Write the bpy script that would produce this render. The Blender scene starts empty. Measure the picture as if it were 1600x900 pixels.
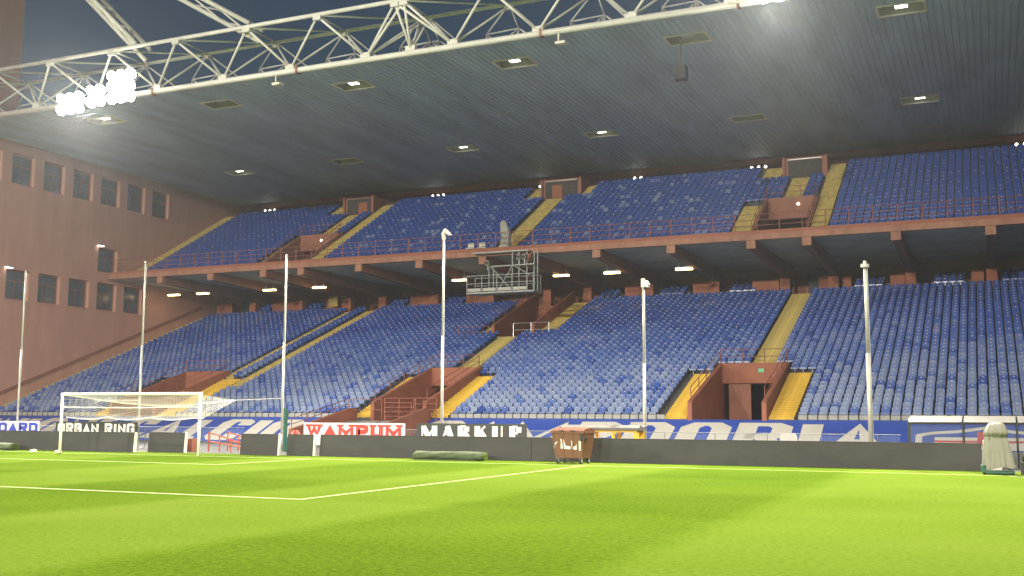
import bpy, math, random
import numpy as np
from mathutils import Vector, Matrix
random.seed(7); rng = np.random.default_rng(7)
scene = bpy.context.scene
col = scene.collection

# ------------------------------------------------------------------ camera
# X runs along the goal line, Y into the stand, Z up; left goal post at the origin
CAM = Vector((36.2815, -34.4062, 1.6667)); YAW, PITCH, ROLL = map(math.radians, (-23.983, 6.7428, 0.2569))
fw = Vector((math.sin(YAW)*math.cos(PITCH), math.cos(YAW)*math.cos(PITCH), math.sin(PITCH)))
rt = Vector((math.cos(YAW), -math.sin(YAW), 0)); up = rt.cross(fw)
r2 = rt*math.cos(ROLL)+up*math.sin(ROLL); u2 = -rt*math.sin(ROLL)+up*math.cos(ROLL)
cd = bpy.data.cameras.new('camera'); cam = bpy.data.objects.new('camera', cd); col.objects.link(cam)
M = Matrix((r2, u2, -fw)).transposed().to_4x4(); M.translation = CAM; cam.matrix_world = M
cd.sensor_width = 36; cd.lens = 1681.29/1600*36; cd.clip_end = 2000
scene.camera = cam

# ------------------------------------------------------------------ sky (dusk) and exposure
w = bpy.data.worlds.new('World'); scene.world = w; w.use_nodes = True
nt = w.node_tree; bg = nt.nodes['Background']
sky = nt.nodes.new('ShaderNodeTexSky'); sky.sky_type = 'NISHITA'; sky.sun_disc = False
sky.sun_elevation = math.radians(2.0); sky.sun_rotation = math.radians(156); sky.ozone_density = 3.0
nt.links.new(sky.outputs[0], bg.inputs[0]); bg.inputs[1].default_value = 0.052
scene.view_settings.view_transform = 'Standard'; scene.view_settings.look = 'None'
scene.cycles.max_bounces = 6; scene.cycles.diffuse_bounces = 3; scene.cycles.glossy_bounces = 2
scene.view_settings.gamma = 1; scene.view_settings.exposure = 0.0

# ------------------------------------------------------------------ floodlights of the ground (lit lamps)
WARM = (1.0, 0.93, 0.80)
def spot(loc, aim, power, size=80, blend=0.8, radius=0.9, color=WARM):
    l = bpy.data.lights.new('floodlight_beam', 'SPOT'); l.energy = power; l.color = color
    l.spot_size = math.radians(size); l.spot_blend = blend; l.shadow_soft_size = radius
    o = bpy.data.objects.new('floodlight_beam', l); col.objects.link(o); o.location = loc
    d = Vector(aim)-Vector(loc); o.rotation_euler = d.to_track_quat('-Z', 'Y').to_euler()
    return o
KW = 1000; HAZE = .00024
for x in (-16.5, 27.7): spot((x, 16.4, 21.6), (x*0.5+10, -18, 0), (200 if x < 0 else 140)*KW, 110)          # racks on this stand's truss
for y in (-2, -38, -78): spot((-39, y, 26), (10, y*0.8-2, 0), 115*KW, 90)               # racks of the side stand across the pitch
for y in (-12, -48, -85): spot((47, y, 26), (22, y*0.85+4, 0), (65 if y > -20 else 90)*KW, 100)               # racks of the side stand behind the touchline
for x in (-12, 22): spot((x, -124, 26), (x, 30, 11), 330*KW, 44)                        # racks of the far end

# ------------------------------------------------------------------ helpers
def mat(name, c, rough=.6, metal=0., var=.15, scale=3., bump=0., bscale=40., emit=None, estr=0., spec=.5, coord='Object', stretch=(1,1,1)):
    m = bpy.data.materials.new(name); m.use_nodes = True; n = m.node_tree; b = n.nodes['Principled BSDF']
    b.inputs['Roughness'].default_value = rough; b.inputs['Metallic'].default_value = metal
    b.inputs['Specular IOR Level'].default_value = spec
    if emit:
        b.inputs['Emission Color'].default_value = (*emit, 1); b.inputs['Emission Strength'].default_value = estr
    tc = n.nodes.new('ShaderNodeTexCoord'); mp = n.nodes.new('ShaderNodeMapping'); mp.inputs['Scale'].default_value = stretch
    n.links.new(tc.outputs[coord], mp.inputs[0])
    if var > 0:
        t = n.nodes.new('ShaderNodeTexNoise'); t.inputs['Scale'].default_value = scale; t.inputs['Detail'].default_value = 6
        t.inputs['Roughness'].default_value = .65
        n.links.new(mp.outputs[0], t.inputs['Vector'])
        r = n.nodes.new('ShaderNodeValToRGB'); r.color_ramp.elements[0].position = .3; r.color_ramp.elements[1].position = .72
        r.color_ramp.elements[0].color = (*[v*(1-var) for v in c], 1); r.color_ramp.elements[1].color = (*[min(1, v*(1+var)) for v in c], 1)
        n.links.new(t.outputs['Fac'], r.inputs[0]); n.links.new(r.outputs[0], b.inputs['Base Color'])
    else: b.inputs['Base Color'].default_value = (*c, 1)
    if bump > 0:
        t2 = n.nodes.new('ShaderNodeTexNoise'); t2.inputs['Scale'].default_value = bscale; t2.inputs['Detail'].default_value = 4
        n.links.new(mp.outputs[0], t2.inputs['Vector'])
        bp = n.nodes.new('ShaderNodeBump'); bp.inputs['Strength'].default_value = bump; bp.inputs['Distance'].default_value = .03
        n.links.new(t2.outputs['Fac'], bp.inputs['Height']); n.links.new(bp.outputs[0], b.inputs['Normal'])
    return m
MT = dict(
 concrete=mat('concrete', (.30,.29,.27), .85, var=.22, scale=1.2, bump=.3),
 terrace=mat('gap_shade_concrete', (.085,.085,.09), .9, var=.25, scale=1.2, bump=.2),  # darkened concrete: shade of the gaps between seats is in the colour
 asphalt=mat('asphalt', (.05,.05,.05), .9, var=.25, scale=2, bump=.5),
 terracotta=mat('terracotta_paint', (.33,.115,.065), .75, var=.18, scale=.8, bump=.15),
 terradeep=mat('dark_terracotta_paint', (.32,.135,.09), .75, var=.18, scale=.8, bump=.15),
 fascia=mat('salmon_concrete', (.36,.175,.118), .8, var=.28, scale=1.6, bump=.2, stretch=(1,1,.25)),
 tower=mat('tower_plaster', (.60,.32,.25), .85, var=.09, scale=.9, bump=.15, bscale=12, stretch=(1,1,.2)),
 rail=mat('red_rail_paint', (.27,.085,.055), .5, var=.1),
 redrail=mat('bright_red_paint', (.40,.075,.045), .45, var=.1),
 white=mat('white_paint', (.78,.76,.68), .45, var=.06, scale=2),
 truss=mat('cream_steel_paint', (.72,.72,.68), .45, var=.12, scale=1.5),
 pole=mat('galvanised_pole', (.44,.43,.38), .4, metal=.25, var=.14, scale=3),
 galv=mat('galvanised_steel', (.55,.58,.58), .38, metal=.6, var=.12, scale=5),
 soffit=mat('soffit_metal', (.50,.60,.76), .5, metal=.1, var=.22, scale=.5, stretch=(1,.2,1)),
 ceil=mat('deck_ceiling', (.62,.68,.62), .85, var=.2, scale=.5),
 yellow=mat('yellow_step_paint', (.62,.40,.035), .7, var=.32, scale=2.2, bump=.2),
 oldyellow=mat('worn_yellow_paint', (.44,.345,.10), .8, var=.30, scale=2.0, bump=.2),
 board=mat('board_black', (.036,.035,.031), .7, var=.28, scale=1.3, stretch=(.5,1,1)),
 boardframe=mat('board_edge_white', (.72,.70,.62), .5, var=.1),
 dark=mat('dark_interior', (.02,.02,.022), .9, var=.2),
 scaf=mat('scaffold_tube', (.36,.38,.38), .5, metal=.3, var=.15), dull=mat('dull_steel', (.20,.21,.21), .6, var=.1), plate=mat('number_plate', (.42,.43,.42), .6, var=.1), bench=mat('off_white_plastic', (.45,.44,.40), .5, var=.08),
 opening_shade=mat('painted_opening_shade', (.07,.06,.06), .9, var=.2), shroof=mat('shelter_roof_sheet', (.125,.12,.105), .6, var=.2),
 navy=mat('navy_panel', (.012,.02,.04), .6, var=.1),
 tarp=mat('blue_tarpaulin', (.035,.085,.44), .55, var=.12, scale=.7, bump=.25, bscale=2.2),
 tarpw=mat('white_tarpaulin', (.66,.63,.56), .6, var=.08, scale=1.0, bump=.25, bscale=2.2),
 tarpr=mat('red_tarpaulin', (.55,.05,.06), .6, var=.08),
 signw=mat('sign_white', (.80,.76,.74), .5, var=.04),
 signb=mat('sign_black', (.035,.037,.032), .5, var=.1),
 ired=mat('ink_red', (.72,.045,.03), .5, var=.05), iblue=mat('ink_blue', (.045,.07,.45), .5, var=.05), icream=mat('ink_cream', (.80,.77,.66), .5, var=.05),
 brown=mat('bin_brown_plastic', (.17,.075,.038), .5, var=.14, scale=4, bump=.1),
 brownd=mat('bin_lid_plastic', (.15,.055,.025), .5, var=.14, scale=4),
 rubber=mat('black_rubber', (.02,.02,.02), .7, var=.1),
 paper=mat('torn_paper', (.80,.74,.70), .8, var=.12, scale=9), paperp=mat('torn_pink_paper', (.78,.42,.42), .8, var=.12, scale=9),
 turf=mat('turf_roll_green', (.075,.10,.045), .95, var=.25, scale=5, bump=.8, bscale=60),
 cover=mat('cover_cloth', (.24,.235,.19), .75, var=.10, scale=2.5, bump=.2, bscale=9),
 green=mat('green_plastic', (.015,.10,.065), .5, var=.12),
 black=mat('black_case', (.02,.02,.022), .5, var=.1),
 ropew=mat('net_cord', (.80,.77,.66), .7, var=.05),
 yframe=mat('yellow_frame_paint', (.75,.48,.02), .45, var=.1),
 greyt=mat('grey_tarp', (.38,.38,.34), .7, var=.15),
 speaker=mat('speaker_black', (.03,.03,.032), .6, var=.1),
 line=mat('line_paint', (.33,.43,.13), .9, var=.25, scale=6),
 flood=mat('flood_lens', (1,1,1), .3, var=0, emit=(1,.93,.76), estr=90),
 lamp=mat('lamp_warm', (1,1,1), .3, var=0, emit=(1,.66,.25), estr=14),
 lampw=mat('lamp_white', (1,1,1), .3, var=0, emit=(1,.95,.82), estr=7),
 exitg=mat('exit_sign_green', (.10,.45,.20), .5, var=0, emit=(.35,.9,.55), estr=.12),
)
def glassmat(name, tint, alpha, rough=.08):
    m = bpy.data.materials.new(name); m.use_nodes = True; n = m.node_tree; b = n.nodes['Principled BSDF']
    b.inputs['Base Color'].default_value = (*tint, 1); b.inputs['Roughness'].default_value = rough; b.inputs['Alpha'].default_value = alpha
    t = n.nodes.new('ShaderNodeTexNoise'); t.inputs['Scale'].default_value = 2.5; mr = n.nodes.new('ShaderNodeMapRange')
    mr.inputs[3].default_value = alpha*.7; mr.inputs[4].default_value = min(1, alpha*1.3)
    n.links.new(t.outputs['Fac'], mr.inputs[0]); n.links.new(mr.outputs[0], b.inputs['Alpha'])
    return m
MT['clear'] = glassmat('clear_polycarbonate', (.40,.46,.50), .07)
MT['pane'] = mat('window_glass', (.10,.13,.17), .15, var=.3, scale=.6)

class MB:
    def __init__(s): s.v = []; s.f = []
    def quad(s, *p): 
        i = len(s.v); s.v += [tuple(q) for q in p]; s.f.append(tuple(range(i, i+len(p)))); return s
    def box(s, a, b):
        (x0,y0,z0),(x1,y1,z1) = a,b; i = len(s.v)
        s.v += [(x0,y0,z0),(x1,y0,z0),(x1,y1,z0),(x0,y1,z0),(x0,y0,z1),(x1,y0,z1),(x1,y1,z1),(x0,y1,z1)]
        s.f += [tuple(i+k for k in q) for q in ((0,3,2,1),(4,5,6,7),(0,1,5,4),(1,2,6,5),(2,3,7,6),(3,0,4,7))]; return s
    def prism(s, poly, axis, a, b):      # polygon in the two other axes, extruded along axis from a to b
        i = len(s.v); n = len(poly)
        for t in (a, b):
            for p, q in poly: s.v.append({'x':(t,p,q),'y':(p,t,q),'z':(p,q,t)}[axis])
        s.f.append(tuple(range(i, i+n))[::-1]); s.f.append(tuple(range(i+n, i+2*n)))
        for k in range(n): s.f.append((i+k, i+(k+1)%n, i+n+(k+1)%n, i+n+k))
        return s
    def tube(s, a, b, r, n=8, r1=None, cap=True):
        a = Vector(a); b = Vector(b); d = (b-a)
        if d.length < 1e-6: return s
        d.normalize(); x = d.orthogonal().normalized(); y = d.cross(x); i = len(s.v); r1 = r if r1 is None else r1
        for p, rr in ((a, r), (b, r1)):
            for k in range(n):
                t = 2*math.pi*(k+.5)/n; s.v.append(tuple(p+(x*math.cos(t)+y*math.sin(t))*rr))
        for k in range(n): s.f.append((i+k, i+(k+1)%n, i+n+(k+1)%n, i+n+k))
        if cap: s.f.append(tuple(range(i, i+n))[::-1]); s.f.append(tuple(range(i+n, i+2*n)))
        return s
    def path(s, pts, r, n=6):
        for a, b in zip(pts, pts[1:]): s.tube(a, b, r, n)
        return s
    def mesh(s, name, m, smooth=False):
        me = bpy.data.meshes.new(name); me.from_pydata(s.v, [], s.f)
        for x in (m if isinstance(m, (list, tuple)) else [m]): me.materials.append(MT[x] if isinstance(x, str) else x)
        if smooth: me.polygons.foreach_set('use_smooth', [True]*len(me.polygons))
        me.update(); return me
    def build(s, name, m, parent=None, smooth=False):
        o = bpy.data.objects.new(name, s.mesh(name, m, smooth)); col.objects.link(o)
        if parent: o.parent = parent; o.matrix_parent_inverse = Matrix()
        return o
def place(o, parent):      # parent without moving (parents carry location only)
    o.parent = parent; o.matrix_parent_inverse = Matrix.Translation(-Vector(parent.location)) if parent.location.length else Matrix()
    return o
def tag(o, label=None, cat=None, group=None, kind=None):
    if label: o['label'] = label
    if cat: o['category'] = cat
    if group: o['group'] = group
    if kind: o['kind'] = kind
    return o
def thing(name, label, cat, group=None, loc=(0,0,0)):
    o = bpy.data.objects.new(name, None); col.objects.link(o); o.location = loc; o.empty_display_size = .3
    return tag(o, label, cat, group)
def part(mb, name, m, parent, smooth=False):   # mesh in world coordinates under a thing whose Empty sits at its base
    o = mb.build(name, m, None, smooth); L = Vector((0,0,0)); q = parent
    while q: L += Vector(q.location); q = q.parent
    for v in o.data.vertices: v.co -= L
    o.parent = parent; return o

# stroke lettering: glyph = list of (polyline, thickness factor) in a unit box
GL = {
'A':[([(0,0),(.5,1),(1,0)],1),([(.2,.3),(.8,.3)],.8)],
'B':[([(0,0),(0,1),(.7,1),(.95,.86),(.95,.66),(.7,.52),(0,.52)],1),([(.6,.52),(1,.4),(1,.14),(.75,0),(0,0)],1)],
'C':[([(1,.72),(1,.9),(.8,1),(.2,1),(0,.86),(0,.14),(.2,0),(.8,0),(1,.1),(1,.28)],1)],
'D':[([(0,-.001),(0,1),(.7,1),(1,.8),(1,.2),(.7,0),(0,0)],1)],
'E':[([(1,1),(0,1),(0,0),(1,0)],1),([(0,.5),(.85,.5)],1)],
'G':[([(1,.72),(1,.88),(.8,1),(.2,1),(0,.86),(0,.14),(.2,0),(.8,0),(1,.14),(1,.45),(.55,.45)],1)],
'I':[([(.5,0),(.5,1)],1)],
'K':[([(0,0),(0,1)],1),([(1,1),(.1,.45)],.9),([(.35,.6),(1,0)],1)],
'L':[([(0,1),(0,0),(1,0)],1)],
'M':[([(0,0),(0,1),(.5,.15),(1,1),(1,0)],.9)],
'N':[([(0,0),(0,1),(1,0),(1,1)],1)],
'O':[([(.25,0),(0,.18),(0,.82),(.25,1),(.75,1),(1,.82),(1,.18),(.75,0),(.2495,0)],1)],
'P':[([(0,0),(0,1),(.75,1),(1,.86),(1,.56),(.75,.42),(0,.42)],1)],
'R':[([(0,0),(0,1),(.75,1),(1,.86),(1,.6),(.75,.46),(0,.46)],1),([(.5,.46),(1,0)],1)],
'S':[([(1,.76),(1,.88),(.8,1),(.2,1),(0,.87),(0,.65),(.2,.53),(.8,.47),(1,.35),(1,.13),(.8,0),(.2,0),(0,.12),(0,.24)],1)],
'U':[([(0,1),(0,.16),(.22,0),(.78,0),(1,.16),(1,1)],1)],
'W':[([(0,1),(.25,0),(.5,.85),(.75,0),(1,1)],.85)],
}
GLC = {  # high-contrast lettering
'M':[([(0,0),(0,1)],.3),([(.06,.95),(.5,.1)],1),([(.5,.1),(.9,.95)],.3),([(.95,0),(.95,1)],1)],
'A':[([(0,0),(.48,1)],.3),([(.5,1),(.95,0)],1),([(.2,.33),(.7,.33)],.3)],
'R':[([(.1,0),(.1,1)],1),([(.1,1),(.7,1)],.3),([(.8,.95),(.8,.56)],.9),([(.1,.5),(.75,.5)],.3),([(.5,.48),(.95,0)],1)],
'K':[([(.1,0),(.1,1)],1),([(.95,1),(.25,.45)],.3),([(.4,.6),(.92,0)],1)],
'U':[([(.15,1),(.15,.1)],1),([(.15,.03),(.85,.03)],.3),([(.9,1),(.9,.1)],.3)],
'P':[([(.15,0),(.15,1)],1),([(.15,1),(.7,1)],.3),([(.85,.95),(.85,.52)],.9),([(.15,.45),(.75,.45)],.3)],
}
SERIF_ENDS = {'W':[(0,1),(.5,.9),(1,1)],'A':[(0,0),(1,0)],'M':[(0,0),(1,0),(0,1),(1,1)],'P':[(0,0),(0,1)],'U':[(0,1),(1,1)]}
def stroke(pts, t):
    P = [Vector(p) for p in pts]; L = []; R = []
    for i, p in enumerate(P):
        d0 = (P[i]-P[i-1]).normalized() if i > 0 else None; d1 = (P[i+1]-P[i]).normalized() if i < len(P)-1 else None
        d0 = d0 or d1; d1 = d1 or d0
        n0 = Vector((-d0.y, d0.x)); n1 = Vector((-d1.y, d1.x)); m = (n0+n1)
        m = m.normalized() if m.length > 1e-4 else n0
        k = t/2/max(.45, m.dot(n0)); L.append(p+m*k); R.append(p-m*k)
    return [(L[i], L[i+1], R[i+1], R[i]) for i in range(len(P)-1)]
def glyph(mb, ch, x0, wd, h, t, fn, dic=GL, serif=0., k0=0):
    """fn(u, v, k) -> world point; u, v in metres on the sheet, k a layer so that strokes never share a plane"""
    k = k0
    for pts, f in dic[ch]:
        tt = t*f; q = [(x0+t/2+a*(wd-t), t/2*(.5 if dic is GL else .2)+b*(h-t*(.5 if dic is GL else .2))) for a, b in pts]
        for quad in stroke(q, tt): mb.quad(*[fn(max(x0-.02, min(x0+wd+.02, p.x)), max(0, min(h, p.y)), k) for p in reversed(quad)])
        k += 1
    if serif:
        for a, b in SERIF_ENDS.get(ch, []):
            cx = x0+t/2+a*(wd-t); y = 0 if b < .5 else h-serif
            x_0, x_1 = max(x0-.05, cx-t*.85), min(x0+wd+.05, cx+t*.85)
            mb.quad(*[fn(u, v, k) for u, v in ((x_0,y),(x_1,y),(x_1,y+serif),(x_0,y+serif))]); k += 1

# ------------------------------------------------------------------ ground and pitch
def grassmat():
    m = bpy.data.materials.new('mown_grass'); m.use_nodes = True; n = m.node_tree; b = n.nodes['Principled BSDF']
    N = lambda t: n.nodes.new(t); lk = n.links.new
    tc = N('ShaderNodeTexCoord'); sp = N('ShaderNodeSeparateXYZ'); lk(tc.outputs['Object'], sp.inputs[0])
    def math_(op, a, bb=None):
        q = N('ShaderNodeMath'); q.operation = op
        for i, v in enumerate((a, bb)):
            if v is None: continue
            if isinstance(v, (int, float)): q.inputs[i].default_value = v
            else: lk(v, q.inputs[i])
        return q.outputs[0]
    wob = N('ShaderNodeTexNoise'); wob.inputs['Scale'].default_value = 1.5; lk(tc.outputs['Object'], wob.inputs['Vector'])
    wx = math_('ADD', sp.outputs[0], math_('MULTIPLY', math_('SUBTRACT', wob.outputs['Fac'], .5), .5))
    def stripes(c, off, per, sharp):   # soft square wave 0..1
        s = math_('SINE', math_('MULTIPLY', math_('ADD', c, off), 2*math.pi/per))
        q = N('ShaderNodeClamp'); lk(math_('ADD', math_('MULTIPLY', s, sharp), .5), q.inputs[0]); return q.outputs[0]
    s1 = stripes(wx, -32.3, 10.7, 2.5); s2 = stripes(sp.outputs[1], 0., 11.0, 2.0)
    big = N('ShaderNodeTexNoise'); big.inputs['Scale'].default_value = .25; big.inputs['Detail'].default_value = 5; lk(tc.outputs['Object'], big.inputs['Vector'])
    mp = N('ShaderNodeMapping'); mp.inputs['Rotation'].default_value = (0, 0, math.radians(66)); mp.inputs['Scale'].default_value = (3.0, 1, 1); lk(tc.outputs['Object'], mp.inputs[0])
    fine = N('ShaderNodeTexNoise'); fine.inputs['Scale'].default_value = 11; fine.inputs['Detail'].default_value = 8; fine.inputs['Roughness'].default_value = .75; lk(tc.outputs['Object'], fine.inputs['Vector'])
    fine2 = N('ShaderNodeTexNoise'); fine2.inputs['Scale'].default_value = 42; fine2.inputs['Detail'].default_value = 5; lk(mp.outputs[0], fine2.inputs['Vector'])
    f = math_('ADD', math_('MULTIPLY', s1, .20), math_('MULTIPLY', s2, .06))
    f = math_('ADD', math_('ADD', f, .20), math_('MULTIPLY', math_('SUBTRACT', big.outputs['Fac'], .5), .30))
    f = math_('ADD', f, math_('MULTIPLY', math_('SUBTRACT', fine.outputs['Fac'], .5), 1.15))
    f = math_('ADD', f, math_('MULTIPLY', math_('SUBTRACT', fine2.outputs['Fac'], .5), 1.25))
    r = N('ShaderNodeValToRGB'); e = r.color_ramp.elements
    e[0].position = 0; e[0].color = (.040,.075,.006,1); e[1].position = .9; e[1].color = (.172,.225,.040,1)
    x = e.new(.28); x.color = (.086,.142,.010,1)
    lk(f, r.inputs[0]); lk(r.outputs[0], b.inputs['Base Color']); b.inputs['Roughness'].default_value = .95; b.inputs['Specular IOR Level'].default_value = 0
    bp = N('ShaderNodeBump'); bp.inputs['Strength'].default_value = .35; bp.inputs['Distance'].default_value = .02
    lk(math_('ADD', fine.outputs['Fac'], fine2.outputs['Fac']), bp.inputs['Height']); lk(bp.outputs[0], b.inputs['Normal'])
    return m
MT['grass'] = grassmat()
g = MB(); g.quad((-500,-600,-.02),(500,-600,-.02),(500,500,-.02),(-500,500,-.02)); tag(g.build('ground', 'asphalt'), kind='structure')
g = MB(); g.box((-36,-118,-.015),(43,2.75,0)); pitch = tag(g.build('pitch', 'grass'), kind='structure')
g = MB(); g.box((-36,2.76,-.015),(43,19.1,-.004)); tag(g.build('perimeter_path', 'asphalt'), kind='structure')
def line(x0, y0, x1, y1, z=.006): part(MB().box((min(x0,x1),min(y0,y1),.002),(max(x0,x1),max(y0,y1),z)), 'marking_line', 'line', pitch)
G = 7.32; LW = .12
line(-30.34, -LW, 37.66, 0)                                  # goal line
for s in (5.5, 16.5):
    line(-s, -s, G+s, -s+LW, .007)
    line(-s, -s+LW, -s+LW, -LW, .007); line(G+s-LW, -s+LW, G+s, -LW, .007)
line(37.54, -105, 37.66, -LW, .007); line(-30.34, -105, -30.22, -LW, .007)
arc = MB()
for k in range(10):
    a, b = math.radians(180+9*k), math.radians(189+9*k); c = (37.6, -.06)
    arc.quad(*[(c[0]+R*math.cos(t), c[1]+R*math.sin(t), .009) for R, t in ((.94,a),(1.06,a),(1.06,b),(.94,b))])
part(arc, 'corner_arc', 'line', pitch)
# ------------------------------------------------------------------ the grandstand
XL, XR = -31.4, 40.0
LY0, LZ0, LT, LR, LN = 22.4, 1.5, .62, .2387, 38          # lower tier: first tread, tread depth, rise, rows
UY0, UZ0, UT, UR, UN = 35.8, 13.2, .63, .359, 21          # upper tier
lowz = lambda y: LZ0+LR/LT*(y-LY0)
upz = lambda y: UZ0+UR/UT*(y-UY0)
LOW_EX = [(-33,-30.35,0,99),
 (20.0,26.95,22,29.4),(21.3,25.6,29.4,30.4),(23.15,24.65,30.4,99),
 (.4,6.95,22,29.4),(1.6,5.6,29.4,30.4),(3.4,4.75,30.4,37.7),(1.5,7.25,37.7,99),
 (-20.6,-13.3,22,29.4),(-19.2,-15.0,29.4,30.4),(-15.3,-14.4,29.4,99),(-13.3,-12.2,27,99)]
LOW_HOLE = [(21.35,25.55,22,29.9),(1.7,5.55,22,29.9),(-19.15,-15.05,22,29.9),(2.6,6.0,37.6,99)]
UP_EX = [(-33,-30.2,0,99),(20.6,25.9,35,42.3),(23.3,24.55,42.3,47),(25.75,26.95,35,99),(22.5,25.75,46.7,99),(20.9,22.5,46.8,99),
 (3.45,4.85,35,46.6),(1.4,7.1,46.6,99),(-18.0,-13.2,35,41.9),(-15.7,-14.4,41.9,46.6),(-13.2,-11.95,35,99),(-18.1,-13.4,46.6,99)]
UP_HOLE = [(22.15,25.7,35.9,42.0),(-17.45,-13.35,35.9,41.7)]
stand = thing('grandstand', 'two-tier stadium stand with terracotta walls behind the goal', 'grandstand')
def cut(x0, x1, holes, y):
    segs = [(x0, x1)]
    for a, b, c, d in holes:
        if c <= y <= d: segs = [s for p, q in segs for s in ((p, min(q, a)), (max(p, b), q)) if s[1]-s[0] > .05]
    return segs
t = MB()
for i in range(LN+1):
    y, z = LY0+i*LT, LZ0+i*LR; dep = LT if i < LN else 4.6
    for a, b in cut(XL, XR, LOW_HOLE, y+.3): t.box((a,y,z-.7),(b,y+dep,z))
part(t, 'lower_terrace', 'terrace', stand)
t = MB(); 
for a, b in ((XL,.3),(6.0,XR)): t.prism([(19.25,0),(22.38,0),(22.38,1.47)], 'x', a, b)
part(t, 'terrace_foot', 'concrete', stand)
t = MB()
for i in range(UN+1):
    y, z = UY0+i*UT, UZ0+i*UR; dep = UT if i < UN else 2.9
    for a, b in cut(XL, XR, UP_HOLE, y+.3): t.box((a,y,max(13.05,z-.9)),(b,y+dep,z))
t.box((XL,34.35,13.03),(XR,UY0,13.2)); t.box((XL,34.35,12.99),(XR,52,13.04))
part(t, 'upper_terrace', 'terrace', stand)
part(MB().box((XL,34.4,12.94),(XR,50.8,12.985)), 'deck_ceiling', 'ceil', stand)
part(MB().box((XL,34.0,12.88),(XR,34.34,13.26)), 'deck_fascia', 'fascia', stand)
part(MB().box((XL,34.12,13.263),(XR,34.40,13.50)), 'deck_kerb', 'terracotta', stand)
# back walls
bw = MB(); bw.box((XL,49.6,10.4),(XR,49.9,12.93)); part(bw, 'lower_back_wall', 'terradeep', stand)
bw = MB(); bw.box((XL,51.6,20.0),(XR,51.9,22.2)); part(bw, 'upper_back_wall', 'terradeep', stand)
part(MB().box((XL,50.9,21.72),(XR,51.5,22.22)), 'back_beam', 'terracotta', stand)
BEAMS = [36.61,31.34,26.05,22.56,17.29,12.09,6.98,3.5,-1.64,-6.84,-12.02,-15.57,-20.71,-25.9]
for x in BEAMS:
    b = MB(); b.prism([(34.42,12.36),(34.42,12.93),(49,12.93),(49,11.6),(46.6,11.9)], 'x', x-.24, x+.24); o = part(b, 'rake_beam', 'terradeep', stand)
    part(MB().box((x-.29,34.05,12.34),(x+.29,34.41,12.87)), 'beam_end', 'fascia', o)
    part(MB().box((x-.35,46.3,10.2),(x+.35,47.0,11.88)), 'column', 'terracotta', stand)
for a, b in ((-30.6,-28.8),(-24.2,-21.5),(-18.3,-16.2),(-9.6,-7.4),(-4.2,-2.2),(9.9,11.6),(15.4,16.9),(20.0,22.0),(26.6,27.2),(29.9,30.9),(35.3,36.1),(24.9,25.6)):
    part(MB().box((a,47.05,10.3),(b,47.35,12.0)), 'back_wall_panel', 'terracotta', stand)
for x in (-28.4,-5.6,11.8,24.0): part(MB().box((x,48.0,10.36),(x+1.4,48.2,12.4)), 'concourse_door', 'navy', stand)
part(MB().box((-17.4,46.1,11.2),(-16.5,46.25,12.1)), 'notice_panel', 'oldyellow', stand)

# yellow stairs; steps of the flights close to the pitch are pieces of their own
def flight(x0, x1, y0, y1, zf, m, pieces=False, lift=.02):
    n = max(1, round((y1-y0)/.31)); dy = (y1-y0)/n
    base = MB().prism([(y0+.01,zf(y0)-.3),(y1,zf(y1)-.3),(y1,zf(y1)-.02),(y0+.01,zf(y0)-.02)], 'x', x0+.02, x1-.02)
    steps = []
    for k in range(n):
        ya, yb = y0+k*dy, y0+(k+1)*dy; z = zf(ya)+lift+.06; steps.append(((x0,ya,z-.20),(x1,yb,z)))
    if not pieces:
        for a, b in steps: base.box(a, b)
    o = part(base, 'aisle_stair', m, stand)
    if pieces:
        me = None
        for a, b in steps:
            if me is None: me = MB().box((0,0,0),tuple(b[i]-a[i] for i in range(3))).mesh('step', m)
            s = bpy.data.objects.new('step', me); col.objects.link(s); s.parent = o; s.location = a
    return o
lowz2 = lambda y: lowz(y)+.08; upz2 = lambda y: upz(y)+.08
for x0, x1 in ((20.05,21.3),(25.62,26.9),(.5,1.62),(5.62,6.9),(-15.0,-13.35),(-20.55,-19.2)): flight(x0, x1, 22.42, 29.2, lowz2, 'yellow', x0 > 0)
flight(23.15,24.65,30.5,45.9,lowz2,'oldyellow',True); flight(3.4,4.75,30.5,37.5,lowz2,'oldyellow',True)
flight(6.05,7.25,37.7,45.9,lowz2,'oldyellow'); flight(1.5,2.55,37.7,45.9,lowz2,'oldyellow')
flight(-15.3,-14.4,29.5,45.9,lowz2,'oldyellow'); flight(-13.2,-12.2,27,45.9,lowz2,'oldyellow'); flight(-31.38,-30.5,22.45,45.9,lowz2,'oldyellow')
for a in ((20.65,22.1,36.0,41.6),(23.3,24.55,42.4,46.6),(25.8,26.95,36.0,49.0),(20.95,22.3,47,49.3),(3.45,4.85,36.0,46.5),(1.5,2.8,46.7,49.2),(6.15,7.1,46.7,48.9),
          (-18.0,-17.5,36,41.6),(-15.7,-14.4,42,46.5),(-13.15,-11.95,36,48.4),(-18.1,-16.5,46.7,49.0),(-31.38,-30.25,36,49.0)): flight(*a, upz2, 'oldyellow')

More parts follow.
